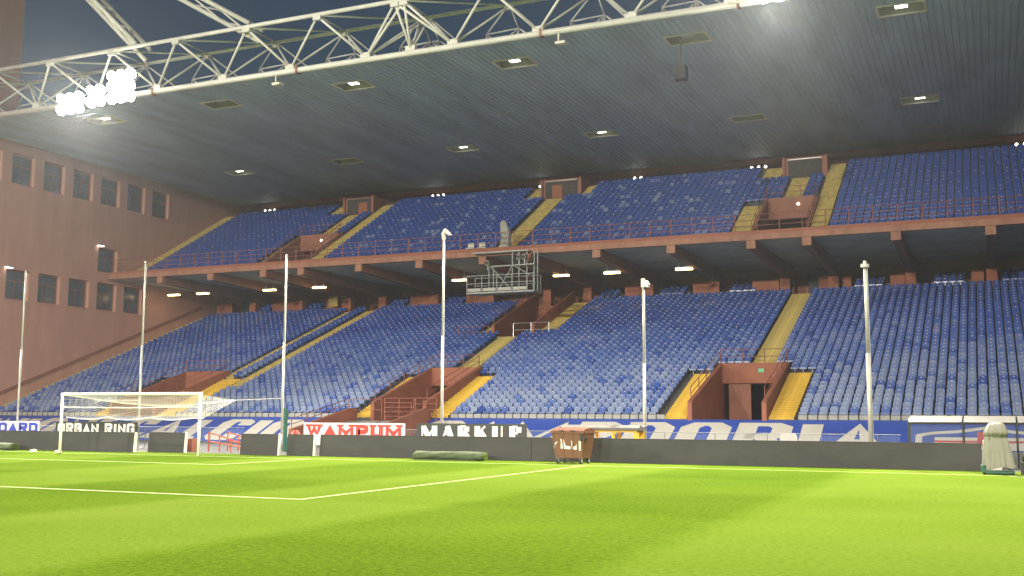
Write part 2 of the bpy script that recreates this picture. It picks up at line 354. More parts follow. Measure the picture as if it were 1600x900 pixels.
def railing(name, pts, h, rails, r=.025, spacing=1.4, m='rail', parent=None, posts_apart=False):
    """pts: floor points; rails at fractions of h"""
    parent = parent or stand; mb = MB(); P = [Vector(p) for p in pts]; pp = []
    for a, b in zip(P, P[1:]):
        for f in rails: mb.tube(a+Vector((0,0,h*f)), b+Vector((0,0,h*f)), r*.8, 6)
        n = max(1, round((b-a).length/spacing))
        for k in range(n+1):
            q = a.lerp(b, k/n)
            if not pp or (pp[-1]-q).length > .05: pp.append(q)
    if not posts_apart:
        for q in pp: mb.tube(q, q+Vector((0,0,h)), r, 6)
    o = part(mb, name, m, parent)
    if posts_apart:
        me = MB().tube((0,0,0),(0,0,h*1.01), r*1.2, 6).mesh('post', m)
        for q in pp: s = bpy.data.objects.new('post', me); col.objects.link(s); s.parent = o; s.location = q
    return o
railing('deck_railing', [(XL+.3,34.26,13.49),(XR,34.26,13.49)], 1.08, (.33,.66,1), .03, 1.42, 'rail', posts_apart=True)

def vomitory(x0, x1, yf, yb, zf, hf, hb, door_h, floor, depth, m='terracotta', zback=None, sign=False):
    """a trench cut into the tier: two raked side walls, a header over the door and a tunnel behind it"""
    o = part(MB().box((x0-.02,yf+.05,floor-.1),(x1+.02,yb+depth,floor)), 'vomitory', 'concrete', stand)
    zt = lambda y: zf(y)
    for a, b in ((x0-.24,x0),(x1,x1+.24)):
        part(MB().prism([(yf,floor-.4),(yb+.2,floor-.4),(yb+.2,zt(yb)+hb),(yf+.25,zt(yf)+hf+.12),(yf,zt(yf)+hf)], 'x', a, b), 'side_wall', m, o)
        part(MB().prism([(yb+.2,floor-.4),(yb+depth,floor-.4),(yb+depth,zt(yb)-.2),(yb+.2,zt(yb)-.2)], 'x', a+.004, b-.004), 'tunnel_wall', 'terradeep', o)
    part(MB().box((x0+.003,yb-.05,floor+door_h),(x1-.003,yb+.2,zt(yb)+hb-.02)), 'header', m, o)
    part(MB().box((x0+.003,yb+.2,floor+door_h+.02),(x1-.003,yb+depth,floor+door_h+.15)), 'tunnel_ceiling', 'terradeep', o)
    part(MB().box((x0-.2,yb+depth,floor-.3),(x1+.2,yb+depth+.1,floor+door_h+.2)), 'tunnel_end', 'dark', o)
    if sign: part(MB().box((sign-.16,yb-.075,floor+door_h+.64),(sign+.16,yb-.052,floor+door_h+.86)), 'exit_sign', 'exitg', o)
    return o
def vom_rails(x0, x1, yf, yb, zf, hf, hb):
    for x in (x0-.12, x1+.12): railing('railing', [(x,yf+.3,zf(yf)+hf+.08),(x,yb+.1,zf(yb)+hb-.02)], .75, (.5,1), .025, 1.7)
    railing('railing', [(x0-.1,yb+.1,zf(yb)+hb-.05),(x1+.1,yb+.1,zf(yb)+hb-.05)], .85, (.5,1), .025, 1.3)
for x0, x1, sg in ((21.6,25.3,23.9),(1.95,5.3,0),(-18.9,-15.3,0)):
    vomitory(x0, x1, 22.25, 29.6, lowz, .95, .55, 2.55, 1.05, 4.0, sign=sg); vom_rails(x0, x1, 22.25, 29.6, lowz, .95, .55)
part(MB().box((22.0,29.45,1.06),(23.3,29.5,3.55)), 'tunnel_partition', 'terradeep', stand)
# mid-tier opening under the camera platform
o = part(MB().box((2.85,37.7,7.3),(5.8,49,7.42)), 'vomitory', 'concrete', stand)
for a, b in ((2.6,2.84),(5.81,6.02)): part(MB().prism([(37.6,7.0),(46.2,7.0),(46.2,lowz(46.2)+.95),(37.6,lowz(37.6)+.95)], 'x', a, b), 'side_wall', 'terracotta', o)
part(MB().box((2.85,45.6,7.42),(5.8,45.9,10.4)), 'rear_wall', 'terracotta', o)
railing('railing', [(4.4,37.55,lowz(37.5)+.05),(7.2,37.55,lowz(37.5)+.05)], 1.0, (.5,1), .03, 1.3, 'galv')
railing('railing', [(2.72,37.7,lowz(37.7)+.93),(2.72,46,lowz(46)+.93)], .5, (1,), .025, 2)
railing('railing', [(-.1,37.5,lowz(37.5)+.02),(2.4,37.5,lowz(37.5)+.02)], .9, (.5,1), .025, 1.2)
# upper openings
for x0, x1, yb in ((22.3,25.6,41.8),(-17.3,-13.5,41.5)):
    vomitory(x0, x1, 36.0, yb, upz, .3, .45, 2.25, 13.25, 3.5, 'terradeep'); vom_rails(x0, x1, 36.0, yb, upz, .3, .45)
    part(MB().tube((x0+2.1,yb-.12,upz(yb)-.1),(x0+2.1,yb-.06,upz(yb)-.1),.09,10), 'bulkhead_lamp', 'lampw', stand)
# boxes at the top of the upper tier
for x0, x1, door in ((22.7,25.6,None),(2.9,6.1,3.7),(-16.4,-13.6,-15.0)):
    z0 = upz(46.8)-.1
    o = part(MB().box((x0,47.0,z0),(x1,50.85,21.08)), 'stair_box', 'terradeep', stand)
    part(MB().box((x0+.2,46.93,z0+.15),(x1-.2,46.99,20.86)), 'opening', 'opening_shade', o)  # solid panel, the shade inside the opening is painted on as dark colour
    if door: part(MB().box((door,46.90,z0+.1),(door+.9,46.925,z0+1.2)), 'door', 'terracotta', o)
    part(MB().box((x0+.2,46.84,20.90),(x1-.2,46.92,20.95)), 'lintel_strip', 'galv', o)
    for x in (x0-.2, x1+.02): part(MB().box((x,46.8,z0),(x+.18,50.9,21.10)), 'box_pier', 'terradeep', o)
# pitch access stair in front of the central opening
o = part(MB().prism([(16.2,0),(22.3,0),(22.3,1.3),(21.4,1.3)], 'x', .75, 5.65), 'access_stair', 'concrete', stand)
for x in (.5, 5.66): part(MB().prism([(15.6,0),(22.24,0),(22.24,2.05),(21.6,2.05),(15.6,.85)], 'x', x, x+.23), 'parapet', 'terracotta', o)
for x in (.61, 5.77):
    railing('railing', [(x,15.7,.8),(x,21.5,2.0)], .62, (.5,1), .028, 1.5)
railing('railing', [(2.9,21.9,1.3),(4.9,21.9,1.3)], 1.35, (.2,.4,.6,.8,1), .03, 1.0); railing('railing', [(5.0,21.9,1.3),(6.4,21.9,1.3)], 1.35, (.25,.5,.75,1), .03, 1.4)
railing('railing', [(.7,21.9,1.3),(2.7,21.9,1.3)], 1.3, (.5,1), .025, 2.0)

# ------------------------------------------------------------------ seats
SEATW = .42
SMOOTH = ()
def seat_mesh():
    mb = MB(); w2 = SEATW/2
    mb.prism([(.12,.27),(.15,.27),(.17,.35),(.50,.31),(.50,.35),(.15,.395),(.12,.37)], 'x', -w2, w2)
    i = len(mb.v)   # backrest: rolled rounded rim, leaning back
    out = [(-w2,.33),(w2,.33),(w2*1.0,.58),(w2*.82,.66),(w2*.45,.69),(-w2*.45,.69),(-w2*.82,.66),(-w2,.58)]
    yb = lambda z: .475+(z-.33)*.22
    for sc, off in ((.80,.012),(.93,0),(1.0,.018),(.98,.05)):
        for x, z in out: zz = .50+(z-.50)*sc if z > .4 else z; mb.v.append((x*sc, yb(zz)+off, zz))
    mb.f.append(tuple(range(i, i+8))); mb.f.append(tuple(range(i+24, i+32))[::-1])
    for r in range(3):
        for k in range(8): mb.f.append((i+8*r+k, i+8*r+8+k, i+8*r+8+(k+1)%8, i+8*r+(k+1)%8))
    global SMOOTH; SMOOTH = range(len(mb.f)-24, len(mb.f))
    mb.box((-.03,.30,.0),(.03,.44,.31))
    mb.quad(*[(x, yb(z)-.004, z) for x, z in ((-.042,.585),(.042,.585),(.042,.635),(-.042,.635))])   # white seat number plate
    return mb
def seatmat():
    m = bpy.data.materials.new('seat_plastic'); m.use_nodes = True; n = m.node_tree; b = n.nodes['Principled BSDF']
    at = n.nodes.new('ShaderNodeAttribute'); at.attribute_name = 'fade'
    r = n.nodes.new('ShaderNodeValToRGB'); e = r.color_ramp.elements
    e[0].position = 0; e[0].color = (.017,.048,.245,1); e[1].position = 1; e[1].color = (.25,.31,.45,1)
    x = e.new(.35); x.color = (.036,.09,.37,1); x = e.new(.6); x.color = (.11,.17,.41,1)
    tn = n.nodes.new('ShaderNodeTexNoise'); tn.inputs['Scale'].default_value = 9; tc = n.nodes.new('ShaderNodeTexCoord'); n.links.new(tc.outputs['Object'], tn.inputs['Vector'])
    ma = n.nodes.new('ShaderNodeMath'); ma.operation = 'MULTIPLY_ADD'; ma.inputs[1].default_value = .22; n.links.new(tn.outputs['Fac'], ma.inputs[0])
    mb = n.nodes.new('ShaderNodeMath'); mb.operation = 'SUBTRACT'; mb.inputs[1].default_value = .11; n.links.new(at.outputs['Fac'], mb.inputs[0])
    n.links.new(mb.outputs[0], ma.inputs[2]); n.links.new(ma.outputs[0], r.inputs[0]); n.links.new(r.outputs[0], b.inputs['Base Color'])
    b.inputs['Roughness'].default_value = .24
    return m
MT['seat'] = seatmat()
base = seat_mesh(); bv = np.array(base.v); nb = len(bv)
seats = []   # x, y, z, fade
def inside(x, y, ex): return any(a < x < b and c < y < d for a, b, c, d in ex)
def blob(x, y): return math.sin(x*.9+1.3)*math.sin(y*1.1+x*.3)+math.sin(x*.37-y*.6)
for i in range(LN):
    y, z = LY0+i*LT, LZ0+i*LR
    for k in range(int((XR-XL)/.5)):
        x = XL+.75+k*.5
        if x > XR-.2 or inside(x-.18, y+.3, LOW_EX) or inside(x+.18, y+.3, LOW_EX): continue
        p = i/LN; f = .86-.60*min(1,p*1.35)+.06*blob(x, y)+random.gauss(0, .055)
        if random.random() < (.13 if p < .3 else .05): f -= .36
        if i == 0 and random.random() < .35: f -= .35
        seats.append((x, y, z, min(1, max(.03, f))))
for a, b in ((-26.5,-24.4),(-21.3,-18.6),(-12.2,-9.9),(-6.5,-4.5),(7.8,9.7),(12.8,15.1),(18.3,20.6),(27.4,29.6),(32.8,35.1),(37.2,39.6)):   # raised short rows between the columns
    t = MB()
    for j in range(3):
        y, z = LY0+LN*LT+.55+j*LT, LZ0+LN*LR+.22+j*.28
        t.box((a,y,z-.55),(b,y+LT,z))
        for k in range(int((b-a)/.5)): seats.append((a+.28+k*.5, y, z, .12+.1*random.random()))
    part(t, 'raised_terrace', 'terrace', stand)
for i in range(UN):
    y, z = UY0+i*UT, UZ0+i*UR
    for k in range(int((XR-XL)/.5)):
        x = XL+.75+k*.5
        if x > XR-.2 or inside(x-.18, y+.3, UP_EX) or inside(x+.18, y+.3, UP_EX): continue
        f = .22+random.gauss(0, .04)
        if -11 < x < 22 and (random.random() < .035 or (math.sin(x*1.7+y*2.1)*math.sin(x*.6-y*1.3) > .72 and random.random() < .6)): f += .45
        seats.append((x, y, z, min(1, max(.02, f))))
seats.sort(key=lambda s: (s[0]-CAM.x)**2+(s[1]-CAM.y)**2+(s[2]-CAM.z)**2)
def in_view(s):
    d = Vector((s[0], s[1], s[2]+.4))-CAM; zc = d.dot(fw); return abs(d.dot(r2)/zc) < 800/1681.3
near = [s for s in seats if in_view(s)][:300]; nset = set(near); far = [s for s in seats if s not in nset]
ORD = 'first second third fourth fifth sixth seventh eighth ninth tenth eleventh twelfth thirteenth fourteenth fifteenth sixteenth seventeenth eighteenth'.split()
FV = [.12,.28,.45,.55,.65,.75,.85]; meshes = []
for f in FV:
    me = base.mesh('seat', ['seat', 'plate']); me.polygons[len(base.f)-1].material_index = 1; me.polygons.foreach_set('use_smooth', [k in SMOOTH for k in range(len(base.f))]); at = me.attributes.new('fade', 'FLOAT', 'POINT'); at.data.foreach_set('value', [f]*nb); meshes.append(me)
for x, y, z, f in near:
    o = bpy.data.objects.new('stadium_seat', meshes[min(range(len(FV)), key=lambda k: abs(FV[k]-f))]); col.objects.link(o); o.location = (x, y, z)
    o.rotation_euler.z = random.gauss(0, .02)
    rw = ORD[round((y-LY0)/LT)]; shd = 'pale sun-faded' if f > .6 else ('half-faded mid' if f > .38 else 'deep dark')
    tag(o, '%s blue plastic seat in the %s row above the tarpaulin by the shelter'%(shd, rw), 'seat', '%s seats of the %s row by the shelter'%(shd, rw))
FA = np.array(far); N = len(FA)
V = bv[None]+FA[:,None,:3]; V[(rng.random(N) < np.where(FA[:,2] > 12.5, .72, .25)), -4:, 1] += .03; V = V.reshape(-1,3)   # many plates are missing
lens = np.array([len(f) for f in base.f]); idx = np.concatenate([np.array(f) for f in base.f])
me = bpy.data.meshes.new('stadium_seats'); me.vertices.add(len(V)); me.vertices.foreach_set('co', V.ravel())
LI = (idx[None]+(np.arange(N)*nb)[:,None]).ravel(); me.loops.add(len(LI)); me.loops.foreach_set('vertex_index', LI)
tot = np.tile(lens, N); me.polygons.add(len(tot)); me.polygons.foreach_set('loop_start', np.concatenate([[0], np.cumsum(tot)[:-1]])); me.polygons.foreach_set('loop_total', tot)
at = me.attributes.new('fade', 'FLOAT', 'POINT'); at.data.foreach_set('value', np.repeat(FA[:,3], nb))
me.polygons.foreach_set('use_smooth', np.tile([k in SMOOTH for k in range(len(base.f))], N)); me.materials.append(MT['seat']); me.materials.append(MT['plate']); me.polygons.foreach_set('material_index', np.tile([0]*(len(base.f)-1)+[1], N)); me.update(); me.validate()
o = bpy.data.objects.new('stadium_seats', me); col.objects.link(o); tag(o, 'thousands of blue plastic seats filling both tiers of the stand', 'seats', kind='stuff')
# front row: pale riser panels between dark brackets
fr = MB(); br = MB()
for k in range(int((XR-XL)/.5)):
    x = XL+.75+k*.5
    if inside(x, 22.7, LOW_EX) or x > 39.6: continue
    fr.box((x-.225,22.36,1.50),(x+.225,22.395,1.74)); br.box((x-.265,22.34,1.49),(x-.235,22.5,1.80))
tag(part(fr, 'front_riser_panels', 'greyt', stand), kind='stuff'); tag(part(br, 'seat_brackets', 'rubber', stand), kind='stuff')

# ------------------------------------------------------------------ roof
RZ, RY0, RY1 = 22.3, 18.45, 51.9
roof = thing('stand_roof', 'grey ribbed metal roof soffit over the two-tier stand', 'roof', loc=(0,0,0))
COF = [(x, 21.8, l) for x, l in ((-20.3,1),(-10.1,0),(.3,1),(11.4,1),(21.8,0),(32.9,1))]+[(x, 39.0, l) for x, l in ((-22.1,1),(-11.2,0),(-.6,1),(10.8,1),(21.6,0),(32.8,1))]
CX, CY = 1.15, .75
COFL = dict(zip([c[:2] for c in COF], ['lit front-row ceiling recess just behind the floodlight rack near the tower','unlit front-row ceiling recess nearest the tower','lit front-row ceiling recess beside the roof joint, on its tower side','lit front-row ceiling recess beside the roof joint, away from the tower','unlit front-row ceiling recess with the loudspeaker hanging below it','lit front-row ceiling recess farthest from the tower',
 'lit rear-row ceiling recess nearest the tower','unlit rear-row ceiling recess nearest the tower','second lit rear-row ceiling recess counting from the tower','third lit rear-row ceiling recess counting from the tower','unlit rear-row ceiling recess behind the hanging loudspeaker','lit rear-row ceiling recess farthest from the tower']))
sf = MB()
def ribs(x0, x1, y0, y1, p=.36):
    for k in range(math.floor(x0/p), math.ceil(x1/p)):
        x = k*p; pr = [(x,RZ),(x+p*.55,RZ),(x+p*.62,RZ+.05),(x+p*.93,RZ+.05),(x+p,RZ)]
        for (xa,za),(xb,zb) in zip(pr, pr[1:]):
            a, b = max(xa, x0), min(xb, x1)
            if b-a < 1e-5: continue
            z_a, z_b = (za+(zb-za)*(q-xa)/(xb-xa) for q in (a, b)); sf.quad((a,y0,z_a),(a,y1,z_a),(b,y1,z_b),(b,y0,z_b))
ys = [RY0, 21.8-CY, 21.8+CY, 39-CY, 39+CY, RY1]
for y0, y1 in zip(ys, ys[1:]):
    hs = [c[0] for c in COF if y0 < c[1] < y1]
    xs = [XL]+[v for h in sorted(hs) for v in (h-CX, h+CX)]+[XR+1]
    for a, b in zip(xs[::2], xs[1::2]): ribs(a, b, y0, y1)
part(sf, 'ribbed_soffit', 'soffit', roof)
part(MB().box((XL,RY0,RZ+.12),(XR+1,21.0,RZ+.2)).box((XL,22.6,RZ+.12),(XR+1,38.2,RZ+.2)).box((XL,39.8,RZ+.12),(XR+1,RY1,RZ+.2)), 'roof_deck', 'soffit', roof)
part(MB().box((XL,20.9,RZ+.85),(XR+1,22.7,RZ+.9)).box((XL,38.1,RZ+.85),(XR+1,39.9,RZ+.9)), 'recess_cover', 'soffit', roof)
part(MB().box((XL,RY0-.12,RZ-.03),(XR+1,RY0-.003,RZ+.2)), 'eave_fascia', 'soffit', roof)
part(MB().box((6.40,RY0+.05,RZ-.03),(6.46,RY1-.1,RZ-.004)), 'expansion_joint', 'galv', roof)
for x, y, lit in COF:
    o = thing('recessed_light', COFL[(x, y)], 'light', 'framed recesses in the roof soffit', (x, y, RZ))
    f = MB(); a, b = CX, CY
    for s in (-1, 1):
        f.box((s*a-.06,-b-.06,-.05),(s*a+.06,b+.06,.02)); f.box((-a+.06,s*b-.06,-.05),(a-.06,s*b+.06,.02))
    f.build('frame', 'white', o)
    h = MB(); h.quad((-a,-b,0),(-a,-b,.8),(a,-b,.8),(a,-b,0)); h.quad((-a,b,0),(a,b,0),(a,b,.8),(-a,b,.8)); h.quad((-a,-b,0),(-a,b,0),(-a,b,.8),(-a,-b,.8)); h.quad((a,-b,0),(a,-b,.8),(a,b,.8),(a,b,0)); h.quad((-a,-b,.8),(-a,b,.8),(a,b,.8),(a,-b,.8))
    h.build('recess', 'greyt', o)
    l = MB(); l.box((-.32,-.32,.138),(.32,.18,.78)); l.build('lamp_body', 'galv', o)
    if lit: MB().box((-.30,-.30,.10),(.30,.16,.135)).build('lamp_lens', 'lampw', o)
o = thing('hanging_loudspeaker', 'dark square loudspeaker hanging on a cable below the roof', 'loudspeaker', loc=(21.5,21.4,RZ-2.4))
MB().box((-.32,-.28,0),(.32,.28,.75)).build('cabinet', 'speaker', o); MB().tube((0,0,.75),(0,0,3.1),.035,6).build('cable', 'speaker', o); MB().box((-.27,-.30,.06),(.27,-.282,.69)).build('grille', 'rubber', o)

# ------------------------------------------------------------------ lattice truss along the eave
truss = thing('roof_truss', 'cream painted triangular lattice girder along the roof eave', 'truss')
TZ, TY1, TY2, BZ, BY = 25.05, 16.7, 19.7, 22.42, 18.15
TX = [-30.9,-25.6,-20.35,-14.95,-9.65,-4.2,.92,6.17,6.75,11.96,17.2,22.5,27.8,33.1,38.4]
BX = [-28.2,-22.9,-17.6,-12.3,-7.0,-1.92,3.44,6.46,9.19,14.42,19.73,25.0,30.3,35.6,40.9]
def member(a, b, r, name='brace', par=truss): return part(MB().tube(a, b, r, 8), name, 'truss', par, True)
member((XL,TY1,TZ),(XR+1,TY1,TZ),.13,'chord'); member((XL,TY2,TZ),(XR+1,TY2,TZ),.115,'chord'); member((XL,BY,BZ),(XR+1,BY,BZ),.18,'chord')
for x in BX: part(MB().box((x-.32,BY-.16,BZ+.10),(x+.32,BY+.16,BZ+.40)), 'gusset', 'truss', truss)
for x in TX:
    for y in (TY1, TY2): part(MB().box((x-.26,y-.10,TZ-.34),(x+.26,y+.10,TZ-.10)), 'gusset', 'truss', truss)
    member((x,TY1,TZ),(x,TY2,TZ),.06)
    for b in [q for q in BX if abs(q-x) < 3.4]:
        for y in (TY1, TY2): member((x,y,TZ-.1),(b,BY,BZ+.15),.078 if y == TY1 else .068)
for a, b in zip(TX, TX[1:]):
    if b-a > 2: member((a,TY1,TZ-.05),(b,TY2,TZ-.05),.055)
for x in TX:      # light struts that tie the girder back to the roof
    q = (x+.2, 20.6, 23.9); w = (x-1.7, 20.3, 23.7)
    for e in ((x,TY2,TZ),(x-1.5,22.9,22.5),(x+2.2,22.7,22.5),(x-.9,19.6,22.5),(x+.6,19.6,22.5)): member(e, q, .045)
    member(w, (x-1.5,19.9,22.5), .05); member(w, q, .045); member(w, (x,TY2,TZ), .05); member(w, (x-.6,22.9,22.5), .04); member((x,TY2,TZ), (x+2.6,22.9,22.5), .05)
for x in (-1.4,-12.6,14.6,25.4,35.0): part(MB().box((x-.07,BY-.22,BZ-.22),(x+.07,BY+.22,BZ+.22)), 'splice_collar', 'fascia', truss)
APEX = Vector((-31.5, 20.0, 41.0))
def stay(x, label):
    o = thing('stay_girder', label, 'truss', loc=(x, 17.6, TZ)); A = Vector((x, 17.6, TZ)); D = APEX-A; n = 9
    ch = [Vector((0,-.75,.35)), Vector((0,.75,.35)), Vector((.35,0,-.75))]
    for c in ch: member(A+c*.9, A+D+c*.9, .15, 'chord', o)
    for k in range(n):
        for i in range(3):
            p = A+D*(k/n)+ch[i]*.9; q = A+D*((k+1)/n)+ch[(i+1)%3]*.9; member(p, q, .06, 'brace', o)
stay(-13.2, 'cream lattice stay rising steeply from the eave girder to the corner tower')
stay(-4.2, 'cream lattice stay rising at a shallow angle from the eave girder, farther from the tower')
def rack(x, label, groups):
    o = thing('floodlight_rack', label, 'floodlight', 'floodlight racks on the eave girder', (x, 17.2, 22.5))
    part(MB().tube((x-3.6,17.45,22.25),(x+3.2,17.45,22.25),.07,8).tube((x-3.2,17.45,22.25),(x-3.2,18.1,22.45),.05).tube((x+2.9,17.45,22.25),(x+2.9,18.1,22.45),.05).tube((x,17.45,22.25),(x,18.1,22.45),.05), 'bracket', 'truss', o)
    for gx, gz, rows, cols in groups:
        for r in range(rows):
            for c in range(cols):
                p = Vector((x+gx+(c-(cols-1)/2)*.78, 17.2, gz+(r-(rows-1)/2)*.74)); ax = Vector((.15,-.85,-.5)).normalized()
                part(MB().tube(p+ax*-.02, p-ax*.3, .37, 14, .14), 'lamp_housing', 'galv', o, True)
                part(MB().tube(p+ax*.0, p+ax*.03, .36, 14), 'lamp_lens', 'flood', o)
rack(-16.5, 'dazzling floodlight rack under the eave girder near the corner tower', ((-2.35,22.1,2,3),(-.15,22.35,2,2),(2.0,22.75,3,3)))
rack(28.6, 'dazzling floodlight rack under the eave girder far from the corner tower', ((-1.0,22.62,2,3),(1.2,22.9,2,2),(3.3,23.1,3,3)))
for x, lb in ((-3.0, 'small white bracket camera hanging under the eave girder near the steep stay'), (15.6, 'small white bracket lamp hanging under the eave girder mid-span')):
    o = thing('bracket_camera', lb, 'camera', loc=(x, BY, BZ-.2))
    MB().tube((0,0,.05),(0,0,-.45),.05,8).build('stem', 'white', o); MB().box((-.12,-.25,-.6),(.45,.18,-.46)).build('head', 'white', o)

# ------------------------------------------------------------------ corner tower
tower = thing('corner_tower', 'tall terracotta corner tower with rows of square windows', 'building', loc=(-31.5, 24, 0))
WIN = [(23.8+3.04*k-3.04, 10.25, 2.15, 2.28) for k in range(6)]+[(32.85,13.45,2.15,2.05)]+[(23.78+3.02*k-3.02, 19.15, 2.1, 2.35) for k in range(7)]
ycut = sorted({4.0, 53.0}|{round(v,3) for y, z, a, b in WIN for v in (y, y+a)}); zcut = sorted({-.1, 22.9}|{round(v,3) for y, z, a, b in WIN for v in (z, z+b)})
wm = MB()
for y0, y1 in zip(ycut, ycut[1:]):
    for z0, z1 in zip(zcut, zcut[1:]):
        cy_, cz_ = (y0+y1)/2, (z0+z1)/2
        if any(y < cy_ < y+a and z < cz_ < z+b for y, z, a, b in WIN): continue
        wm.quad((-31.5,y0,z0),(-31.5,y1,z0),(-31.5,y1,z1),(-31.5,y0,z1))
for y, z, a, b in WIN:
    for p, q in (((y,z),(y+a,z)),((y+a,z),(y+a,z+b)),((y+a,z+b),(y,z+b)),((y,z+b),(y,z))): wm.quad((-31.5,*p),(-31.95,*p),(-31.95,*q),(-31.5,*q))
part(wm, 'wall', 'tower', tower)
part(MB().box((-44,4,22.9),(-31.5,24.05,42)), 'upper_block', 'tower', tower)
part(MB().box((-44,53,-.1),(-31.6,53.3,22.9)), 'rear_wall', 'tower', tower)
part(MB().box((-34.5,4,-.1),(-34.4,53,22.8)), 'inner_wall', 'terradeep', tower)
part(MB().prism([(22.4,lowz(22.4)+.9),(46,lowz(46)+.9),(46,lowz(46)+1.2),(22.4,lowz(22.4)+1.2)], 'x', -31.497, -31.44), 'skirting_band', 'terradeep', tower)
for y, z, a, b in WIN:
    f = MB()
    f.box((-31.93,y,z),(-31.86,y+.09,z+b)); f.box((-31.93,y+a-.09,z),(-31.86,y+a,z+b)); f.box((-31.93,y+.09,z),(-31.86,y+a-.09,z+.09)); f.box((-31.93,y+.09,z+b-.09),(-31.86,y+a-.09,z+b)); f.box((-31.93,y+a/2-.03,z+.09),(-31.87,y+a/2+.03,z+b*.62)); f.box((-31.93,y+.09,z+b*.62),(-31.87,y+a-.09,z+b*.62+.06))
    o = part(f, 'window', 'terradeep', tower); part(MB().box((-31.945,y+.05,z+.05),(-31.932,y+a-.05,z+b-.05)), 'pane', 'pane', o); part(MB().box((-31.6,y-.05,z-.09),(-31.42,y+a+.05,z-.003)), 'sill', 'tower', o)
for y, z, lb in ((23.9,12.62,'small lit wall lamp above the lower window row of the tower'),(32.95,15.6,'small lit wall lamp above the single tower window')):
    o = thing('wall_lamp', lb, 'lamp', loc=(-31.49,y,z)); MB().box((0,-.3,0),(.25,.3,.14)).build('body', 'galv', o); MB().box((.02,-.28,-.03),(.26,.28,-.002)).build('lens', 'lampw', o)

# ------------------------------------------------------------------ lamps on the stand
for k, x in enumerate((-29.6,-26.4,-19.3,-14.3,-1.3,7.2,11.2,16.6)):
    o = thing('strip_light', 'lit warm strip light under the upper deck, %s from the tower'%ORD[k], 'light', 'strip lights under the upper deck', (x, 40, 12.05 if x < 0 else 12.0))
    MB().box((-.62,-.14,.10),(.62,.14,.2)).build('tray', 'galv', o); MB().box((-.6,-.12,0),(.6,.12,.098)).build('tube_cover', 'lamp', o); MB().tube((-.4,0,.2),(-.4,0,.92),.015,6).tube((.4,0,.2),(.4,0,.92),.015,6).build('hanger', 'galv', o)
for i, (x, n) in enumerate(((-28.2,3),(-9.6,3),(1.0,2),(9.6,2),(19.4,3),(38.7,2))):
    for k in range(n):
        o = thing('bulkhead_light', 'small round lit lamp in the %s cluster from the tower under the top beam'%ORD[i], 'lamp', 'small lamps under the top beam', (x+k*.55, 50.84, 21.5))
        MB().tube((0,.06,0),(0,0,0),.13,12).build('base', 'galv', o); MB().tube((0,-.002,0),(0,-.07,0),.11,12,.07).build('lens', 'lampw', o)

# ------------------------------------------------------------------ hanging camera gantry
gan = thing('camera_gantry', 'silver scaffold camera platform hanging below the upper deck edge', 'scaffold', loc=(5.4, 33, 10.05))
part(MB().box((3.0,32.6,10.05),(8.1,33.95,10.15)), 'platform', 'scaf', gan)
for x in (3.05,4.2,5.35,6.5): part(MB().box((x+.05,32.56,10.2),(x+1.05,32.59,10.42)), 'toe_board', 'bench', gan)
for x in (3.03,4.18,5.33,6.48,7.6,8.07): part(MB().tube((x,32.58,10.0),(x,32.58,11.35),.035,8), 'post', 'scaf', gan)
for x in (3.03,8.07): part(MB().tube((x,33.9,10.0),(x,33.9,11.35),.035,8), 'post', 'scaf', gan)
for z in (10.75,11.3): part(MB().tube((3.0,32.58,z),(8.1,32.58,z),.03,8).tube((3.03,32.58,z),(3.03,33.9,z),.03,8).tube((8.07,32.58,z),(8.07,33.9,z),.03,8).tube((3.0,33.9,z),(8.1,33.9,z),.03,8), 'guard_rail', 'scaf', gan)
for x in (4.3,4.65,6.1,6.6,7.2,7.75,8.0): part(MB().tube((x,33.5,10.1),(x,33.5,13.0 if x > 6 else 12.1),.05,8), 'hanger', 'scaf', gan)
for a, b in (((5.4,32.6,10.15),(6.5,32.6,11.9)),((6.5,32.6,10.15),(5.4,32.6,11.3)),((6.6,32.6,11.9),(7.8,32.6,11.2)),((4.6,33,12.0),(5.4,32.8,11.3))): part(MB().tube(a, b, .035, 8), 'diagonal', 'scaf', gan)
part(MB().tube((4.7,33.0,11.95),(8.0,33.0,12.0),.06,8), 'top_beam', 'scaf', gan); part(MB().box((3.1,33.3,12.98),(7.4,33.98,13.06)), 'hanger_plate', 'scaf', gan)
for i, (x, z) in enumerate(((4.35,12.05),(6.75,12.35),(7.15,12.35))):
    o = thing('gantry_camera', 'pale broadcast camera mounted on the hanging scaffold platform', 'camera', 'cameras on the hanging platform', (x, 33.2, z)); MB().box((-.14,-.2,0),(.14,.22,.36)).build('body', 'cover', o); MB().tube((0,-.2,.18),(0,-.4,.18),.09,10).build('lens', 'black', o); MB().tube((0,0,-.35),(0,0,0),.04,8).build('mount', 'galv', o)
